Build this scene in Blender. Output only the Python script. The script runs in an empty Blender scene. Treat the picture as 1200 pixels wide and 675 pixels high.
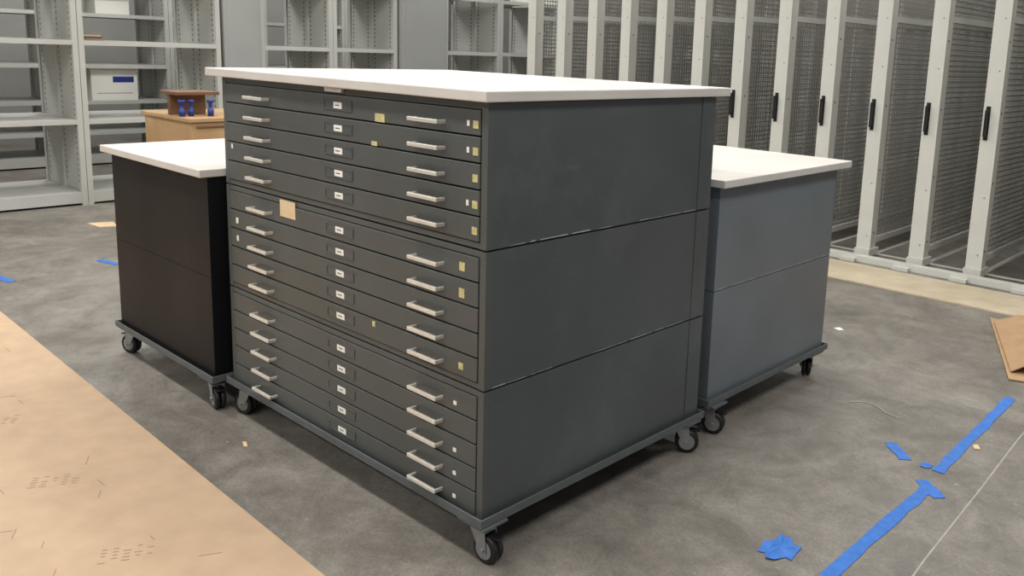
import bpy, math, random
from mathutils import Matrix, Vector
random.seed(7)
sc=bpy.context.scene
COL=sc.collection

# ------------------------------------------------------------ materials
def lin(c):
    return tuple((v/255/12.92 if v/255<=0.04045 else ((v/255+0.055)/1.055)**2.4) for v in c)+(1,)
def mat(name,rgb,rough=0.5,metal=0.0,var=0.0,scale=6.0,rgb2=None,bump=0.0,bscale=80.0,spec=0.5,rvar=0.0,emit=None,detail=6):
    m=bpy.data.materials.new(name); m.use_nodes=True
    nt=m.node_tree; b=nt.nodes['Principled BSDF']
    b.inputs['Roughness'].default_value=rough; b.inputs['Metallic'].default_value=metal
    b.inputs['Specular IOR Level'].default_value=spec
    tc=nt.nodes.new('ShaderNodeTexCoord')
    n=nt.nodes.new('ShaderNodeTexNoise'); n.inputs['Scale'].default_value=scale; n.inputs['Detail'].default_value=detail
    nt.links.new(tc.outputs['Object'],n.inputs['Vector'])
    r=nt.nodes.new('ShaderNodeValToRGB')
    c=lin(rgb)
    if rgb2 is None:
        c1=tuple(min(1,x*(1-var)) for x in c[:3])+(1,); c2=tuple(min(1,x*(1+var)) for x in c[:3])+(1,)
    else: c1=c; c2=lin(rgb2)
    r.color_ramp.elements[0].color=c1; r.color_ramp.elements[1].color=c2
    r.color_ramp.elements[0].position=0.3; r.color_ramp.elements[1].position=0.7
    nt.links.new(n.outputs['Fac'],r.inputs['Fac']); nt.links.new(r.outputs['Color'],b.inputs['Base Color'])
    if rvar:
        mr=nt.nodes.new('ShaderNodeMapRange'); mr.inputs['To Min'].default_value=rough-rvar; mr.inputs['To Max'].default_value=rough+rvar
        nt.links.new(n.outputs['Fac'],mr.inputs['Value']); nt.links.new(mr.outputs['Result'],b.inputs['Roughness'])
    if bump:
        n2=nt.nodes.new('ShaderNodeTexNoise'); n2.inputs['Scale'].default_value=bscale; n2.inputs['Detail'].default_value=4
        nt.links.new(tc.outputs['Object'],n2.inputs['Vector'])
        bp=nt.nodes.new('ShaderNodeBump'); bp.inputs['Strength'].default_value=bump; bp.inputs['Distance'].default_value=0.01
        nt.links.new(n2.outputs['Fac'],bp.inputs['Height']); nt.links.new(bp.outputs['Normal'],b.inputs['Normal'])
    if emit:
        b.inputs['Emission Color'].default_value=(1,0.97,0.92,1); b.inputs['Emission Strength'].default_value=emit
    return m

def concrete():
    m=bpy.data.materials.new('polished_concrete'); m.use_nodes=True
    nt=m.node_tree; b=nt.nodes['Principled BSDF']; L=nt.links.new
    tc=nt.nodes.new('ShaderNodeTexCoord')
    def noise(s,d,ro=0.6,dist=0):
        n=nt.nodes.new('ShaderNodeTexNoise'); n.inputs['Scale'].default_value=s; n.inputs['Detail'].default_value=d; n.inputs['Roughness'].default_value=ro; n.inputs['Distortion'].default_value=dist
        L(tc.outputs['Object'],n.inputs['Vector']); return n
    def ramp(n,p0,c0,p1,c1):
        r=nt.nodes.new('ShaderNodeValToRGB'); e=r.color_ramp.elements
        e[0].position=p0;e[0].color=c0;e[1].position=p1;e[1].color=c1; L(n.outputs['Fac'],r.inputs['Fac']); return r
    def mix(a,bb,f,bt='MULTIPLY'):
        x=nt.nodes.new('ShaderNodeMix'); x.data_type='RGBA'; x.blend_type=bt
        if isinstance(f,float): x.inputs['Factor'].default_value=f
        else: L(f,x.inputs['Factor'])
        L(a,x.inputs[6])
        if isinstance(bb,tuple): x.inputs[7].default_value=bb
        else: L(bb,x.inputs[7])
        return x.outputs[2]
    big=ramp(noise(1.1,9,.7,.8),0.36,lin((113,108,101)),0.64,lin((152,147,139)))
    mid=ramp(noise(5,11,0.82,.6),0.40,(0.58,0.57,0.56,1),0.60,(1.0,1.0,1.0,1))
    fine=ramp(noise(90,4,0.9),0.38,(0.62,0.62,0.61,1),0.60,(1.08,1.08,1.07,1))
    o=mix(big.outputs[0],mid.outputs[0],0.8); o=mix(o,fine.outputs[0],0.7)
    spots=ramp(noise(24,3,.6),0.69,(0,0,0,1),0.75,(.5,.5,.5,1))
    o=mix(o,lin((182,177,167)),spots.outputs[0],'MIX')
    dust=ramp(noise(2.0,11,.85,1.0),0.55,(0,0,0,1),0.72,(.42,.42,.42,1))
    o=mix(o,lin((172,167,158)),dust.outputs[0],'MIX')
    L(o,b.inputs['Base Color'])
    mr=nt.nodes.new('ShaderNodeMapRange'); mr.inputs['To Min'].default_value=0.30; mr.inputs['To Max'].default_value=0.60
    L(noise(3,6).outputs['Fac'],mr.inputs['Value']); L(mr.outputs['Result'],b.inputs['Roughness'])
    bp=nt.nodes.new('ShaderNodeBump'); bp.inputs['Strength'].default_value=0.07; bp.inputs['Distance'].default_value=0.005
    L(noise(40,5).outputs['Fac'],bp.inputs['Height']); L(bp.outputs['Normal'],b.inputs['Normal'])
    return m

def painted(name,rgb,rough=0.42,scratch=0.25,spec=.5,var=.13,wave=.06):
    m=bpy.data.materials.new(name); m.use_nodes=True
    nt=m.node_tree; b=nt.nodes['Principled BSDF']; L=nt.links.new
    b.inputs['Roughness'].default_value=rough; b.inputs['Specular IOR Level'].default_value=spec
    tc=nt.nodes.new('ShaderNodeTexCoord')
    n=nt.nodes.new('ShaderNodeTexNoise'); n.inputs['Scale'].default_value=2.5; n.inputs['Detail'].default_value=7
    L(tc.outputs['Object'],n.inputs['Vector'])
    r=nt.nodes.new('ShaderNodeValToRGB'); c=lin(rgb); e=r.color_ramp.elements
    e[0].position=.3; e[0].color=tuple(x*(1-var) for x in c[:3])+(1,); e[1].position=.7; e[1].color=tuple(x*(1+var) for x in c[:3])+(1,)
    L(n.outputs['Fac'],r.inputs['Fac'])
    def layer(rot,scl,s,p0,p1,amt):
        mp=nt.nodes.new('ShaderNodeMapping'); mp.inputs['Scale'].default_value=scl; mp.inputs['Rotation'].default_value=rot
        L(tc.outputs['Object'],mp.inputs['Vector'])
        n2=nt.nodes.new('ShaderNodeTexNoise'); n2.inputs['Scale'].default_value=s; n2.inputs['Detail'].default_value=10; n2.inputs['Roughness'].default_value=.72
        L(mp.outputs['Vector'],n2.inputs['Vector'])
        r2=nt.nodes.new('ShaderNodeValToRGB'); e=r2.color_ramp.elements; e[0].position=p0; e[0].color=(0,0,0,1); e[1].position=p1; e[1].color=(amt,)*3+(1,)
        L(n2.outputs['Fac'],r2.inputs['Fac']); return r2.outputs['Color']
    def over(a,f,col):
        mx=nt.nodes.new('ShaderNodeMix'); mx.data_type='RGBA'; mx.inputs[7].default_value=lin(col)
        L(f,mx.inputs['Factor']); L(a,mx.inputs[6]); return mx.outputs[2]
    o=over(r.outputs['Color'],layer((.5,.3,.2),(3,1.2,9),3,.62,.84,scratch),(150,154,154))
    o=over(o,layer((.15,.1,.1),(1,1.5,26),2.2,.68,.76,scratch*1.1),(165,168,168))
    o=over(o,layer((.9,.1,.1),(1,2,30),1.6,.68,.76,scratch*1.0),(160,162,162))
    o=over(o,layer((.0,.0,.0),(1,1,1),3.0,.50,.8,scratch*.7),(125,128,127))
    L(o,b.inputs['Base Color'])
    mr=nt.nodes.new('ShaderNodeMapRange'); mr.inputs['To Min'].default_value=rough-.08; mr.inputs['To Max'].default_value=rough+.12
    L(n.outputs['Fac'],mr.inputs['Value']); L(mr.outputs['Result'],b.inputs['Roughness'])
    bp=nt.nodes.new('ShaderNodeBump'); bp.inputs['Strength'].default_value=wave; bp.inputs['Distance'].default_value=.04
    n3=nt.nodes.new('ShaderNodeTexNoise'); n3.inputs['Scale'].default_value=3; n3.inputs['Detail'].default_value=2
    L(tc.outputs['Object'],n3.inputs['Vector']); L(n3.outputs['Fac'],bp.inputs['Height']); L(bp.outputs['Normal'],b.inputs['Normal'])
    return m

M_CONC=concrete()
M_SLATE=painted('slate_grey_paint',(70,75,77),.36,.30,wave=.16)
M_FRONT=painted('slate_front_paint',(73,77,76),0.42,0.12,wave=.04)
M_BLUEG=painted('blue_grey_paint',(100,107,112),.40,.22,wave=.10)
M_BLACK=painted('black_paint',(12,13,16),0.5,0.03,spec=.22,wave=.03)
M_WEAR=mat('worn_edge',(140,143,142),0.6,0,0.4,18)
M_FRAMEP=mat('dolly_frame_paint',(84,89,91),0.45,0.1,0.1,20)
M_GAP=mat('dark_gap',(14,15,16),0.8)
M_LAM=mat('white_laminate',(198,194,188),0.45,0,0.08,3.5,detail=9)
M_STEEL=mat('satin_nickel',(225,222,214),0.38,0.6,0.05,30)
M_WHITE=mat('white_card',(228,227,220),0.7)
M_CREAM=mat('cream_sticker',(190,180,128),0.7,0,0.2,60)
M_TANST=mat('tan_paper_note',(214,190,152),0.8,0,0.06,30)
M_RUB=mat('black_rubber',(18,18,19),0.5)
M_ZINC=mat('zinc_plate',(160,162,164),0.32,0.8,0.1,30)
M_RACK=mat('rack_white_paint',(200,200,193),0.5,0,0.04,4)
M_MESH=mat('rack_wire_mesh',(150,149,143),0.55,0.1,0.04,4)
M_BLKP=mat('black_plastic',(16,16,18),0.4)
M_SHELF=mat('shelf_grey_paint',(190,191,186),0.5,0,0.04,3)
M_SHELFD=mat('shelf_slot_dark',(70,72,72),0.6)
M_PANEL=mat('panel_grey_paint',(158,160,158),0.5,0,0.04,2)
M_WALL=mat('wall_paint',(150,150,146),0.8,0,0.03,2)
M_CEIL=mat('ceiling_paint',(190,190,186),0.9,0,0.03,2)
M_KRAFT=mat('kraft_board',(184,158,130),0.75,0,0.07,9,bump=0.06,bscale=40,detail=12)
M_INK=mat('printed_ink',(140,112,88),0.8,0,0.1,30)
M_PLY=mat('plywood',(205,192,168),0.65,0,0,5,rgb2=(186,172,146))
M_CARD=mat('cardboard',(172,140,106),0.8,0,0.1,8)
M_CARDD=mat('cardboard_edge',(120,92,68),0.8,0,0.1,20)
M_TAPE=mat('blue_painter_tape',(48,108,190),0.6,0,0.15,30,bump=0.4,bscale=60)
M_OAK=mat('birch_wood',(190,158,118),0.5,0,0,4,rgb2=(170,136,96))
M_DKW=mat('dark_wood',(112,80,54),0.5,0,0.15,10)
M_BLUEP=mat('blue_plastic',(30,52,130),0.35)
M_CHALK=mat('pale_joint_dust',(160,156,148),0.8,0,0.15,20)
M_STR=mat('twine_fibre',(186,180,166),0.9)
M_LAMP=mat('lamp_diffuser',(255,250,240),0.5,emit=6.0)

# ------------------------------------------------------------ mesh builder
class MB:
    def __init__(s): s.v=[];s.f=[];s.m=[];s.mats=[];s.T=Matrix.Identity(4)
    def mi(s,m):
        if m not in s.mats: s.mats.append(m)
        return s.mats.index(m)
    def add(s,vs,fs,m):
        o=len(s.v); s.v+=[tuple(s.T@Vector(p)) for p in vs]
        k=s.mi(m)
        for f in fs: s.f.append(tuple(i+o for i in f)); s.m.append(k)
    def box(s,x0,x1,y0,y1,z0,z1,m):
        s.add([(x0,y0,z0),(x1,y0,z0),(x1,y1,z0),(x0,y1,z0),(x0,y0,z1),(x1,y0,z1),(x1,y1,z1),(x0,y1,z1)],
          [(0,3,2,1),(4,5,6,7),(0,1,5,4),(1,2,6,5),(2,3,7,6),(3,0,4,7)],m)
    def cyl(s,c,ax,r,h,m,n=24,r2=None):
        r2=r if r2 is None else r2
        A=Vector(ax).normalized(); U=A.orthogonal().normalized(); W=A.cross(U); c=Vector(c)
        vs=[];
        for k,(rr,t) in enumerate(((r,-h/2),(r2,h/2))):
            for i in range(n):
                a=2*math.pi*i/n; vs.append(tuple(c+A*t+U*rr*math.cos(a)+W*rr*math.sin(a)))
        fs=[(i,(i+1)%n,n+(i+1)%n,n+i) for i in range(n)]+[tuple(range(n))[::-1],tuple(range(n,2*n))]
        s.add(vs,fs,m)
    def lathe(s,c,ax,prof,m,n=28):
        A=Vector(ax).normalized(); U=A.orthogonal().normalized(); W=A.cross(U); c=Vector(c); vs=[]
        for (t,rr) in prof:
            for i in range(n):
                a=2*math.pi*i/n; vs.append(tuple(c+A*t+U*rr*math.cos(a)+W*rr*math.sin(a)))
        fs=[]
        for k in range(len(prof)-1):
            for i in range(n): fs.append((k*n+i,k*n+(i+1)%n,(k+1)*n+(i+1)%n,(k+1)*n+i))
        fs+= [tuple(range(n))[::-1],tuple(range((len(prof)-1)*n,len(prof)*n))]
        s.add(vs,fs,m)
    def prism(s,poly,z0,z1,m):
        n=len(poly)
        s.add([(x,y,z0) for x,y in poly]+[(x,y,z1) for x,y in poly],
          [tuple(range(n))[::-1],tuple(range(n,2*n))]+[(i,(i+1)%n,n+(i+1)%n,n+i) for i in range(n)],m)
    def mesh(s,name):
        me=bpy.data.meshes.new(name); me.from_pydata(s.v,[],s.f)
        for m in s.mats: me.materials.append(m)
        me.polygons.foreach_set('material_index',s.m); me.update(); return me
    def obj(s,name,parent=None,bevel=0,smooth=False,seg=2):
        o=bpy.data.objects.new(name,s.mesh(name)); COL.objects.link(o)
        if parent: o.parent=parent
        if bevel:
            b=o.modifiers.new('bevel','BEVEL'); b.width=bevel; b.segments=seg; b.limit_method='ANGLE'; b.angle_limit=math.radians(50)
        if smooth:
            for p in o.data.polygons: p.use_smooth = len(p.vertices)==4
        return o
def empty(name,loc=(0,0,0)):
    e=bpy.data.objects.new(name,None); e.location=loc; e.empty_display_size=0.2; COL.objects.link(e); return e

# ------------------------------------------------------------ room
b=MB(); b.box(-12,6,-7,10,-0.1,0,M_CONC); b.obj('floor')
b=MB(); b.box(-12.1,-12,-7,10,0,4.6,M_WALL); b.obj('wall_left')
b=MB(); b.box(-12,6,10,10.1,0,4.6,M_WALL); b.obj('wall_back')
b=MB(); b.box(-12.1,6,-7,10.1,4.6,4.7,M_CEIL); b.obj('ceiling')
b=MB()
pts=[(0.985,0.3),(0.975,0.7),(0.955,1.0),(0.93,1.6),(0.90,2.2),(0.88,2.9)]
for (x0,y0),(x1,y1) in zip(pts,pts[1:]):
    b.prism([(x0-.003,y0),(x0+.003,y0),(x1+.003,y1),(x1-.003,y1)],0.0002,0.0010,M_CHALK)
b.obj('floor_joint_1')  # pale joint line in the concrete, laid as a thin strip on the floor

# ------------------------------------------------------------ caster
def caster(parent,x,y,ang,h,idx):
    R=0.047
    b=MB(); b.T=Matrix.Translation((x,y,0))@Matrix.Rotation(ang,4,'Z')
    off=0.026
    b.box(-.042,.042,-.036,.036,h-.006,h,M_ZINC)
    b.cyl((0,0,h-.012),(0,0,1),.027,.014,M_ZINC)
    b.box(-.024,.034,-.027,.027,h-.026,h-.019,M_ZINC)
    for sy in(-1,1):
        y0,y1=(-.027,-.024) if sy<0 else (.024,.027)
        vs=[(-.024,y0,h-.022),(.034,y0,h-.022),(off+.014,y0,R-.012),(off-.012,y0,R-.012),
            (-.024,y1,h-.022),(.034,y1,h-.022),(off+.014,y1,R-.012),(off-.012,y1,R-.012)]
        b.add(vs,[(0,1,2,3),(7,6,5,4),(0,4,5,1),(1,5,6,2),(2,6,7,3),(3,7,4,0)],M_ZINC)
    b.cyl((off,0,R),(0,1,0),.007,.066,M_ZINC,12)
    b.box(off+.012,off+.052,-.014,.014,R+.042,R+.048,M_BLKP)
    b.obj('caster_fork_%d'%idx,parent,0.0012)
    w=MB(); w.T=b.T
    for cy in(-.0115,.0115):
        w.lathe((off,cy,R),(0,1,0),[(-.010,.030),(-.010,.041),(-.007,.0455),(0,R),(.007,.0455),(.010,.041),(.010,.030)],M_RUB,32)
    for sy in(-1,1):
        w.lathe((off,sy*.0222,R),(0,1,0),[(-.0012,.031),(0.0,.029),(.0008*sy,.012)],M_ZINC,24)
    w.obj('caster_wheel_%d'%idx,parent,smooth=True)

def dolly(parent,x0,x1,y0,y1,zt,mat_,casters):
    b=MB(); o=.022; z0=zt-.036
    b.box(x0-o,x1+o,y0-o,y0+.02,z0,zt-.028,mat_); b.box(x0-o,x1+o,y1-.02,y1+o,z0,zt-.028,mat_)
    b.box(x0-o,x0+.02,y0+.02,y1-.02,z0,zt-.028,mat_); b.box(x1-.02,x1+o,y0+.02,y1-.02,z0,zt-.028,mat_)
    t=.006
    b.box(x0-o,x1+o,y0-o,y0-o+t,zt-.028,zt-.008,mat_); b.box(x0-o,x1+o,y1+o-t,y1+o,zt-.028,zt-.008,mat_)
    b.box(x0-o,x0-o+t,y0-o+t,y1+o-t,zt-.028,zt-.008,mat_); b.box(x1+o-t,x1+o,y0-o+t,y1+o-t,zt-.028,zt-.008,mat_)
    for cx,cy,a in casters:
        b.box(cx-.06,cx+.06,cy-.05,cy+.05,z0-.008,z0,mat_)
    b.obj('dolly_frame',parent,0.0015)
    for i,(cx,cy,a) in enumerate(casters): caster(parent,cx,cy,a,z0-.008,i+1)

ZT=.17
# ------------------------------------------------------------ main flat file cabinet
W,D=1.541,1.121
def flatfile_main():
    P=empty('flat_file_cabinet',(0,0,0))
    zs=[.145,.551,.970,1.390]
    b=MB(); dr=MB(); hd=MB(); lb=MB(); st=MB(); wr=MB()
    for u in range(3):
        z0,z1=zs[u]+(.003 if u else 0),zs[u+1]-.003
        ztop=zs[u+1]
        b.box(-W,0,.022,D,z0,z1,M_SLATE)
        b.box(-W,-W+.026,0,.0225,z0,z1,M_FRONT); b.box(-.026,0,0,.0225,z0,z1,M_FRONT)
        b.box(-W+.026,-.026,0.002,.0225,ztop-.021,z1,M_FRONT)
        top=ztop-.021; pitch=.0755
        b.box(-W+.026,-.026,0.002,.0225,z0,top-5*pitch-.001,M_FRONT)
        b.box(-W+.026,-.026,.0205,.0222,z0,z1,M_GAP)
        for i in range(5):
            a=top-i*pitch-.003; c=top-(i+1)*pitch+.002
            dr.box(-W+.030,-.030,-.002,.019,c,a,M_FRONT)
            zc=(a+c)/2-.008
            for hx in(-1.25,-.25):
                hd.box(hx-.07,hx+.07,-.036,-.026,zc-.005,zc+.007,M_STEEL)
                for e in(-1,1):
                    hd.box(hx+e*.066-.004,hx+e*.066+.004,-.030,-.001,zc-.005,zc+.006,M_STEEL)
            lx=-.735; zl=(a+c)/2+.002
            w2=.082;h2=.017
            lb.box(lx-w2,lx+w2,-.0045,-.001,zl+h2-.004,zl+h2,M_FRONT); lb.box(lx-w2,lx+w2,-.0045,-.001,zl-h2,zl-h2+.004,M_FRONT)
            lb.box(lx-w2,lx-w2+.004,-.0045,-.001,zl-h2+.004,zl+h2-.004,M_FRONT); lb.box(lx+w2-.004,lx+w2,-.0045,-.001,zl-h2+.004,zl+h2-.004,M_FRONT)
            lb.box(lx-w2+.004,lx+w2-.004,-.0028,-.001,zl-h2+.004,zl+h2-.004,M_SLATE)
            lb.box(lx-.024,lx+.024,-.0036,-.0026,zl-.011,zl+.010,M_WHITE)
            lb.box(lx-.014,lx+.010,-.0042,-.0034,zl-.002,zl+.001,M_SHELFD)
    for zz in (.551,.970):
        y=.028
        while y<D-.02:
            L=random.uniform(.02,.14)
            if random.random()<.85:
                h=random.uniform(.002,.0055); y2=min(y+L,D-.088)
                if y2>y: wr.add([(.0004,y,zz+.0045),(.0004,y2,zz+.0045),(.0004,y2-.003,zz+.0045+h),(.0004,y+.006,zz+.0045+h*.8)],[(0,1,2,3)],M_WEAR)
            y+=L+random.uniform(0,.03)
    def sticker(x,z,w,h,m):
        st.box(x-w/2,x+w/2,-.0036,-.0018,z-h/2,z+h/2,m)
    def zrow(u,i): return zs[u+1]-.021-(i+.5)*.0755
    for i in range(5): sticker(-.048,zrow(2,i)-.006,.022,.022,M_CREAM)
    for i in (0,1,3): sticker(-.080,zrow(2,i)-.004,.010,.016,M_WHITE)
    sticker(-.10,zrow(1,0)-.002,.024,.026,M_CREAM); sticker(-.10,zrow(1,1)-.006,.024,.028,M_CREAM); sticker(-.10,zrow(1,4)-.004,.020,.020,M_CREAM)
    for i in (0,2,3,4): sticker(-.125,zrow(0,i)-.010,.014,.012,M_WHITE)
    sticker(-.50,zrow(2,0)-.022,.050,.026,M_CREAM); sticker(-.53,zrow(2,1)-.03,.030,.014,M_CREAM)
    sticker(-1.07,zrow(1,0)+.022,.105,.062,M_TANST)
    sticker(-.54,zrow(1,4)+.02,.016,.018,M_CREAM)
    sticker(-1.475,zrow(2,3)+.02,.010,.018,M_WHITE)
    sticker(-1.455,zrow(1,1)-.004,.016,.022,M_WHITE); sticker(-1.455,zrow(1,2)+.00,.014,.02,M_WHITE)
    for u in range(3):
        b.box(-.0005,.0025,D-.085,D-.001,zs[u]+.004,zs[u+1]-.004,M_SLATE)
    b.obj('cabinet_body',P,.0022); dr.obj('drawers',P,.002); hd.obj('handles',P,.0018); lb.obj('label_holders',P); st.obj('stickers',P); wr.obj('worn_seam_paint',P)
    g=MB(); g.box(-W+.006,-.006,.03,D-.006,.145,1.388,M_GAP); g.obj('inner_core',P)
    t=MB(); t.box(-W-.085,.024,-.030,D+.062,1.3905,1.422,M_LAM); t.obj('countertop',P,.004,seg=3)
    l=MB(); l.box(-.80,-.70,-.012,.001,1.376,1.389,M_STEEL); l.obj('lock_plate',P,.001)
    dolly(P,-W,0,0,D,ZT,M_FRAMEP,[(-.03,.03,math.radians(5)),(-W+.06,.04,math.radians(195)),(-.035,D-.05,math.radians(35)),(-W+.07,D-.06,1.0)])
    return P
flatfile_main()

def cabinet_low(x0,x1,y0,y1,h,m,seam,front_side,casters,slab,mslab=M_LAM,wear=True,gap=.0015):
    P=empty('flat_file_cabinet',(0,0,0))
    b=MB()
    zs=[.145,seam,h]
    for u in range(2):
        b.box(x0,x1,y0,y1,zs[u]+(gap if u else 0),zs[u+1]-gap,m)
    if wear:
        y=y0+.01
        while y<y1-.05:
            L=random.uniform(.05,.2)
            b.box(x1-.0005,x1+.0006,y,min(y+L,y1-.004),seam+.0035,seam+.0065,M_WEAR); y+=L+random.uniform(0,.04)
    b.obj('cabinet_body',P,.0025 if wear else .0012)
    g=MB(); g.box(x0+.006,x1-.006,y0+.006,y1-.006,.15,h-.006,M_GAP); g.obj('inner_core',P)
    d=MB(); hd=MB()
    for u in range(2):
        n=5; z0=zs[u]+.02; z1=zs[u+1]-.02; p=(z1-z0)/n
        for i in range(n):
            a=z0+i*p+.003; c=z0+(i+1)*p-.003
            if front_side=='x-':
                d.box(x0-.018,x0,y0+.03,y1-.03,a,c,m)
                for t in(.2,.8):
                    yy=y0+(y1-y0)*t; zc=(a+c)/2
                    hd.box(x0-.05,x0-.042,yy-.07,yy+.07,zc-.005,zc+.005,M_STEEL)
                    for e in(-1,1): hd.box(x0-.044,x0-.016,yy+e*.066-.004,yy+e*.066+.004,zc-.005,zc+.005,M_STEEL)
            else:
                d.box(x0+.03,x1-.03,y1,y1+.018,a,c,m)
                for t in(.2,.8):
                    xx=x0+(x1-x0)*t; zc=(a+c)/2
                    hd.box(xx-.07,xx+.07,y1+.042,y1+.05,zc-.005,zc+.005,M_STEEL)
                    for e in(-1,1): hd.box(xx+e*.066-.004,xx+e*.066+.004,y1+.016,y1+.044,zc-.005,zc+.005,M_STEEL)
    d.obj('drawers',P,.002); hd.obj('handles',P,.0015)
    t=MB(); t.box(*slab,mslab); t.obj('countertop',P,.004,seg=3)
    dolly(P,x0,x1,y0,y1,ZT,M_FRAMEP,casters)
    return P
cabinet_low(-2.580,-1.600,-.05,.93,.988,M_BLACK,.575,'y+',
   [(-2.53,-.01,math.radians(200)),(-1.66,-.02,math.radians(-10)),(-2.53,.88,1.0),(-1.66,.88,2.0)],
   (-2.625,-1.590,-.085,.97,.990,1.022),wear=False,gap=.0006)
cabinet_low(-1.50,-.040,1.255,2.262,1.034,M_BLUEG,.61,'x-',
   [(-.06,1.30,math.radians(20)),(-.08,2.20,math.radians(120)),(-1.44,1.31,1.0),(-1.44,2.2,2.0)],
   (-1.58,.004,1.215,2.325,1.036,1.068))

# ------------------------------------------------------------ art storage pull-out racks
def rack_mesh():
    b=MB(); L=2.6; H=2.85
    b.box(-.046,.046,0,.12,.07,H,M_RACK)
    b.box(-.056,.056,-.008,.010,.07,H,M_RACK)
    b.box(-.062,.062,-.03,.15,.02,.075,M_RACK)
    b.box(-.02,.02,L-.05,L,.07,H,M_RACK)
    for z in(.12,1.86,H-.05): b.box(-.016,.016,.12,L-.05,z-.022,z+.022,M_RACK)
    b.box(-.014,.014,1.28,1.32,.12,H-.05,M_RACK)
    p=.040; t=.0046
    y=.14
    while y<L-.05: b.box(-t*.6,t*.6,y-t,y+t,.14,H-.06,M_MESH); y+=p
    z=.16
    while z<H-.06: b.box(-t*.6,t*.6,.12,L-.05,z-t,z+t,M_MESH); z+=p
    hx=-.022
    b.box(hx-.009,hx+.009,-.050,-.038,1.04,1.22,M_BLKP)
    b.box(hx-.009,hx+.009,-.050,-.006,1.035,1.055,M_BLKP); b.box(hx-.009,hx+.009,-.050,-.006,1.205,1.225,M_BLKP)
    b.box(hx-.015,hx+.015,-.012,-.007,1.01,1.25,M_BLKP)
    for z in (.18,.6,1.5,1.86,2.1): b.cyl((.02,-.010,z),(0,1,0),.005,.006,M_ZINC,8)
    for z in (.2,.7,1.2,1.7,2.2): b.cyl((.047,.06,z),(1,0,0),.008,.004,M_SHELFD,8)
    b.cyl((0,.06,.022),(1,0,0),.018,.02,M_ZINC,12); b.cyl((0,L-.1,.022),(1,0,0),.018,.02,M_ZINC,12)
    return b.mesh('art_storage_rack')
rm=rack_mesh()
YR=4.92
RI=range(-3,12)
for i in RI:
    o=bpy.data.objects.new('art_storage_rack',rm); COL.objects.link(o); o.location=(-.17-.42*i,YR,.004)
b=MB()
for i in RI:
    x=-.17-.42*i
    b.box(x-.02,x+.02,YR-.05,YR+2.7,0,.0045,M_RACK)
b.box(-5.1,1.4,YR-.16,YR-.09,0,.05,M_RACK)
b.box(-5.1,1.4,YR+.20,YR+.25,0,.0045,M_RACK)
for i in RI:
    x=-.17-.42*i
    b.box(x-.10,x+.02,YR-.20,YR-.055,0,.028,M_RACK)
b.obj('rack_floor_track',None,.002)
b=MB(); b.box(-5.6,1.4,4.11,4.64,0,.014,M_PLY); b.obj('plywood_ramp',None,.002)

# ------------------------------------------------------------ shelving
def shelf_unit(y0,y1,xf,depth,levels,H=2.9,name='metal_shelving_unit'):
    b=MB(); xb=xf-depth; t=.045
    for (a,c) in ((y0,y0+t),(y1-t,y1)):
        b.box(xf-.05,xf,a,c,0,H,M_SHELF); b.box(xb,xb+.05,a,c,0,H,M_SHELF)
        b.box(xf-depth/2-.03,xf-depth/2+.03,a,c,0,H,M_SHELF)
        m=(a+c)/2; b.box(xb+.05,xf-.05,m-.008,m+.008,0,H,M_SHELF)
        s=1 if a==y0 else -1
        face=m+s*.0085
        for xs in (xf-.10,xf-depth/2+.07,xf-depth/2-.07,xb+.10):
            z=.2
            while z<H-.1:
                b.box(xs-.008,xs+.008,min(face,face+s*.0008),max(face,face+s*.0008),z,z+.022,M_SHELFD); z+=.05
    b.box(xb,xf-.01,y0+t,y1-t,.02,.12,M_SHELF)
    for z in levels:
        b.box(xb+.01,xf-.004,y0+t,y1-t,z-.008,z,M_SHELF)
        b.box(xf-.02,xf-.003,y0+t,y1-t,z-.042,z-.008,M_SHELF); b.box(xb+.01,xb+.025,y0+t,y1-t,z-.042,z-.008,M_SHELF)
    return b.obj(name)
XF=-6.72
LV=(.775,1.475,2.15)
for (a,c) in ((-1.52,-.12),(-.115,1.205),(1.21,2.50)):
    shelf_unit(a,c,XF,.95,LV)
for (a,c) in ((2.95,3.80),(3.805,4.66)):
    shelf_unit(a,c,XF-.05,.95,LV)
for (a,c) in ((5.38,6.3),(6.305,7.4)):
    shelf_unit(a,c,XF-.05,.95,LV)
LV2=(.40,.76,1.18,1.77,2.3)
for k in range(7):
    shelf_unit(-1.9+1.25*k,-1.9+1.25*k+1.245,-9.3,.9,LV2)
b=MB(); b.box(XF-.9,XF+.02,2.53,2.92,0,2.9,M_PANEL); b.box(XF+.02,XF+.024,2.56,2.89,.1,2.85,M_PANEL); b.obj('shelving_end_panel',None,.004)
b=MB(); b.box(XF-.9,XF+.02,4.69,5.35,0,2.9,M_PANEL); b.box(XF+.02,XF+.024,4.73,5.31,.1,2.85,M_PANEL); b.obj('shelving_end_panel',None,.004)

b=MB(); b.box(-9.80,-9.38,2.20,2.72,.7605,1.12,M_WHITE)
b.box(-9.38,-9.379,2.44,2.68,.97,1.04,M_BLUEP); b.box(-9.38,-9.379,2.26,2.66,.84,.846,M_SHELFD)
b.box(-9.81,-9.375,2.19,2.73,1.10,1.16,M_WHITE); b.obj('storage_box',None,.004)
b=MB(); b.box(-9.75,-9.40,2.30,2.68,1.7705,1.93,M_WHITE); b.box(-9.76,-9.39,2.29,2.69,1.93,1.96,M_SHELF); b.obj('paper_carton',None,.003)
b=MB()
for k in range(4): b.box(-7.2,-6.95,1.28+.01*k,1.50-.01*k,1.476+.018*k,1.490+.018*k,(M_CARD,M_DKW,M_SHELF,M_CARD)[k])
b.obj('stack_of_books',None,.002)  # brownish books lying flat on the shelf

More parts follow.
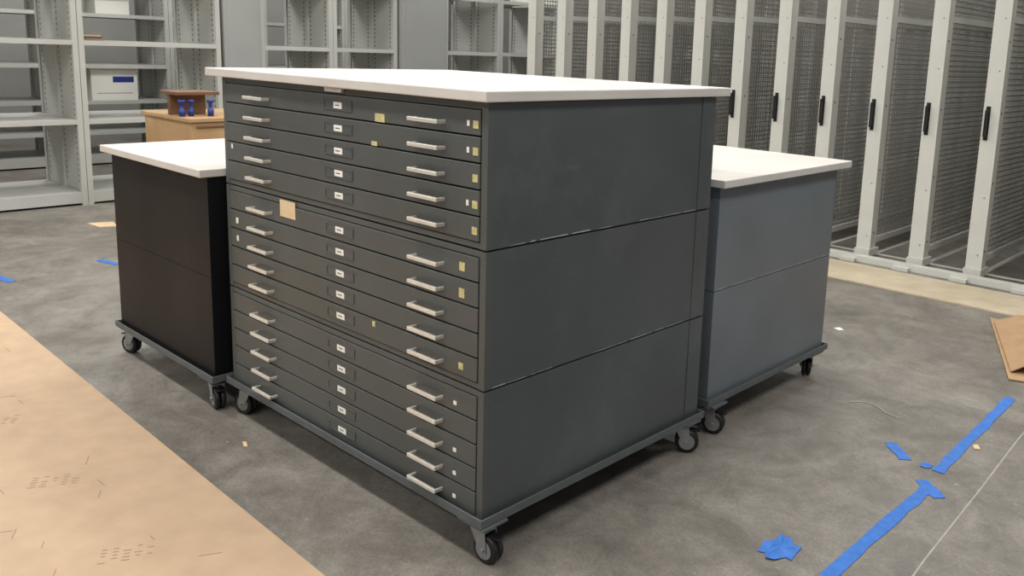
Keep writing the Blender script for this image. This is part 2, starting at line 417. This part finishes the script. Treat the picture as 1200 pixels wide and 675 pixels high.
# wooden cart box with vise jig and blue clamps
P=empty('wooden_tool_cart')
b=MB(); b.box(-5.6,-4.72,1.27,2.55,.905,.935,M_OAK)
b.box(-5.58,-4.74,1.29,2.53,.50,.905,M_OAK)
b.box(-4.74,-4.73,1.33,2.49,.86,.875,M_DKW)
b.box(-5.58,-4.74,1.29,2.53,.12,.16,M_OAK)
for x in(-5.58,-4.80):
    for y in(1.29,2.47): b.box(x,x+.06,y,y+.06,.0,.50,M_OAK)
b.obj('cart_box',P,.004)
P=empty('bench_vise_jig')
b=MB(); b.box(-5.25,-4.95,1.28,1.62,1.095,1.12,M_DKW); b.box(-5.16,-5.11,1.30,1.58,.9355,1.095,M_DKW)
b.obj('jig_board',P,.003)
b=MB()
for (x,y) in ((-4.93,1.31),(-4.95,1.39),(-4.90,1.52)):
    b.lathe((x,y,.936),(0,0,1),[(0,.022),(.05,.024),(.055,.014),(.10,.014),(.105,.026),(.125,.026)],M_BLUEP,20)
b.obj('blue_clamp_knobs',P,smooth=True)

# ------------------------------------------------------------ floor protection board (kraft)
b=MB()
b.prism([(-8.0,-.27),(-3.7,-.285),(-.2,-.36),(.9,-.39),(.9,-3.2),(-8.0,-3.2)],0.0005,.0035,M_KRAFT)
z0,z1=.0036,.0042
def dash(x,y,l,w,a):
    c,s=math.cos(a),math.sin(a)
    q=[(-l/2,-w/2),(l/2,-w/2),(l/2,w/2),(-l/2,w/2)]
    b.prism([(x+c*u-s*v,y+s*u+c*v) for u,v in q],z0,z1,M_INK)
for gx in range(9):
    for gy in range(3):
        cx=-.80-.62*gx+(.3 if gy%2 else 0)+random.uniform(-.05,.05); cy=-.70-.55*gy
        a=math.radians(62)
        for r in range(5):
            for k in range(5):
                if random.random()<.6:
                    u=-.08+k*.032; v=-.035+r*.018
                    dash(cx+math.cos(a)*u-math.sin(a)*v,cy+math.sin(a)*u+math.cos(a)*v,random.uniform(.012,.024),.003,a)
for k in range(80):
    x=random.uniform(-5,0.3); y=random.uniform(-1.7,-.42)
    dash(x,y,random.uniform(.02,.08),.002,random.choice((math.radians(62),math.radians(-28),0.05)))
b.prism([(-3.7,-.62),(-2.6,-.60),(-2.6,-.606),(-3.7,-.626)],z0,z1,M_CARDD)
b.obj('floor_protection_board')

# ------------------------------------------------------------ tape
def tape_strip(pts,w,name='blue_masking_tape'):
    b=MB(); vs=[];fs=[]
    m=len(pts)
    for i,(x,y) in enumerate(pts):
        a=pts[max(0,i-1)]; c=pts[min(m-1,i+1)]
        dx,dy=c[0]-a[0],c[1]-a[1]; l=math.hypot(dx,dy); nx,ny=-dy/l,dx/l
        ww=w/2*random.uniform(.85,1.12)
        vs+=[(x+nx*ww,y+ny*ww,.0012+random.random()*.001),(x-nx*ww,y-ny*ww,.0012+random.random()*.001)]
    fs=[(2*i,2*i+1,2*i+3,2*i+2) for i in range(m-1)]
    b.add(vs,fs,M_TAPE)
    o=b.obj(name); s=o.modifiers.new('s','SOLIDIFY'); s.thickness=.0008; s.offset=1
    return o
def lin_pts(a,c,n,j=.003): return [(a[0]+(c[0]-a[0])*i/n+random.uniform(-j,j),a[1]+(c[1]-a[1])*i/n) for i in range(n+1)]
tape_strip(lin_pts((.775,.25),(.785,1.50),16),.046)
tape_strip(lin_pts((.765,1.64),(.740,2.66),14),.044)
tape_strip(lin_pts((.745,1.53),(.845,1.44),4),.05)
tape_strip(lin_pts((.53,1.76),(.64,1.65),5,.004),.05)
tape_strip(lin_pts((-4.75,-.14),(-4.3,-.06),4),.05)
tape_strip(lin_pts((-4.55,.53),(-4.35,.58),4),.05)
def crumple(poly,h,cx,cy):
    # torn flat scrap with slightly curled creases: fan of ragged outline points around an off-centre ridge
    b=MB(); n=len(poly)
    vs=[(cx,cy,.003+h)]
    for k,f in ((0,.55),(1,1.0)):
        for i,(x,y) in enumerate(poly):
            vs.append((cx+x*f*(1+random.uniform(-.06,.06)),cy+y*f*(1+random.uniform(-.06,.06)),.0015+random.random()*h*(.9 if k==0 else .6)))
    fs=[(0,1+i,1+(i+1)%n) for i in range(n)]+[(1+i,1+n+i,1+n+(i+1)%n,1+(i+1)%n) for i in range(n)]
    b.add(vs,fs,M_TAPE); o=b.obj('torn_masking_tape'); s=o.modifiers.new('s','SOLIDIFY'); s.thickness=.001; s.offset=1
crumple([(-.045,-.06),(-.02,-.05),(-.005,-.085),(.02,-.07),(.035,-.03),(.06,-.035),(.05,.01),(.045,.06),(.02,.05),(.0,.075),(-.02,.07),(-.035,.085),(-.04,.03),(-.055,.0)],.008,.60,.73)
crumple([(-.018,-.02),(.005,-.024),(.02,-.01),(.018,.02),(-.002,.022),(-.02,.012)],.006,.715,1.66)

# ------------------------------------------------------------ cardboard at right
b=MB()
b.add([(.25,3.95,.003),(.66,2.90,.003),(1.5,3.2,.003),(1.1,4.0,.003),
       (.25,3.95,.009),(.66,2.90,.009),(1.5,3.2,.009),(1.1,4.0,.009)],
      [(0,3,2,1),(4,5,6,7),(0,1,5,4),(1,2,6,5),(2,3,7,6),(3,0,4,7)],M_CARD)
b.add([(.30,3.86,.012),(.64,3.0,.012),(.78,3.05,.11),(.42,3.90,.07),(1.3,3.25,.12),(1.0,4.0,.08),
       (.30,3.86,.018),(.64,3.0,.018),(.78,3.05,.116),(.42,3.90,.076),(1.3,3.25,.126),(1.0,4.0,.086)],
      [(0,3,2,1),(6,7,8,9),(3,5,4,2),(9,8,10,11),(0,1,7,6),(1,2,8,7),(2,4,10,8),(4,5,11,10),(5,3,9,11),(3,0,6,9)],M_CARD)
b.box(.80,.85,3.15,3.8,.009,.07,M_CARDD)
b.box(1.1,1.15,3.3,3.85,.009,.07,M_CARDD)
b.obj('flattened_cardboard_box')
b=MB()
b.prism([(-5.85,.90),(-5.65,.92),(-5.6,1.04),(-5.8,1.08)],0.0005,.006,M_TANST); b.obj('cardboard_scrap')
b=MB(); b.prism([(-.33,3.02),(-.29,3.0),(-.27,3.03),(-.31,3.06)],.0005,.004,M_WHITE); b.obj('paper_scrap')
b=MB(); b.prism([(-1.26,-.11),(-1.22,-.125),(-1.21,-.115),(-1.25,-.10)],.0005,.003,M_TANST); b.obj('paper_scrap')
b=MB(); b.prism([(.80,1.95),(.82,1.965),(.80,2.0),(.785,1.985)],.0005,.006,M_TANST); b.obj('wood_chip')
def string(pts,name):
    c=bpy.data.curves.new(name,'CURVE'); c.dimensions='3D'; c.bevel_depth=.0022; c.bevel_resolution=2
    s=c.splines.new('BEZIER'); s.bezier_points.add(len(pts)-1)
    for p,q in zip(s.bezier_points,pts): p.co=(q[0],q[1],.0024); p.handle_left_type=p.handle_right_type='AUTO'
    c.materials.append(M_STR); o=bpy.data.objects.new(name,c); COL.objects.link(o)
string([(.22,2.04),(.28,2.09),(.34,2.08),(.40,2.04),(.46,2.03)],'twine_scrap')

# ------------------------------------------------------------ lights
for i,x in enumerate((-9.5,-6.5,-3.5,-.5,2.5)):
    for j,y in enumerate((-4.5,-1.2,2.1,6.0)):
        P=empty('ceiling_light',(x,y,0))
        b=MB(); b.box(-.62,.62,-.10,.10,4.30,4.36,M_RACK); b.box(-.6,.6,-.08,.08,4.292,4.30,M_LAMP)
        for e in(-.4,.4): b.box(e-.005,e+.005,-.005,.005,4.36,4.6,M_ZINC)
        b.obj('fixture',P)
        l=bpy.data.lights.new('lamp','AREA'); l.shape='RECTANGLE'; l.size=1.2; l.size_y=.4; l.energy=69; l.color=(1,.98,.95)
        o=bpy.data.objects.new('lamp',l); o.location=(0,0,4.27); o.parent=P; COL.objects.link(o)
w=bpy.data.worlds.new('world'); sc.world=w; w.use_nodes=True
bg=w.node_tree.nodes['Background']; bg.inputs[0].default_value=(.97,.98,1,1); bg.inputs[1].default_value=.28
sc.view_settings.view_transform='Standard'

# ------------------------------------------------------------ camera (calibrated)
rx,ry,rz=1.392,.036,.728
Mx=Matrix.Rotation(rz,4,'Z')@Matrix.Rotation(rx,4,'X')@Matrix.Rotation(ry,4,'Z')
cam=bpy.data.cameras.new('camera'); cam.sensor_width=36; cam.lens=1015/1200*36
cam.shift_x=-79/1200; cam.shift_y=-94/1200; cam.clip_end=100
co=bpy.data.objects.new('camera',cam); COL.objects.link(co)
co.matrix_world=Matrix.Translation((1.773,-1.602,1.536))@Mx
sc.camera=co
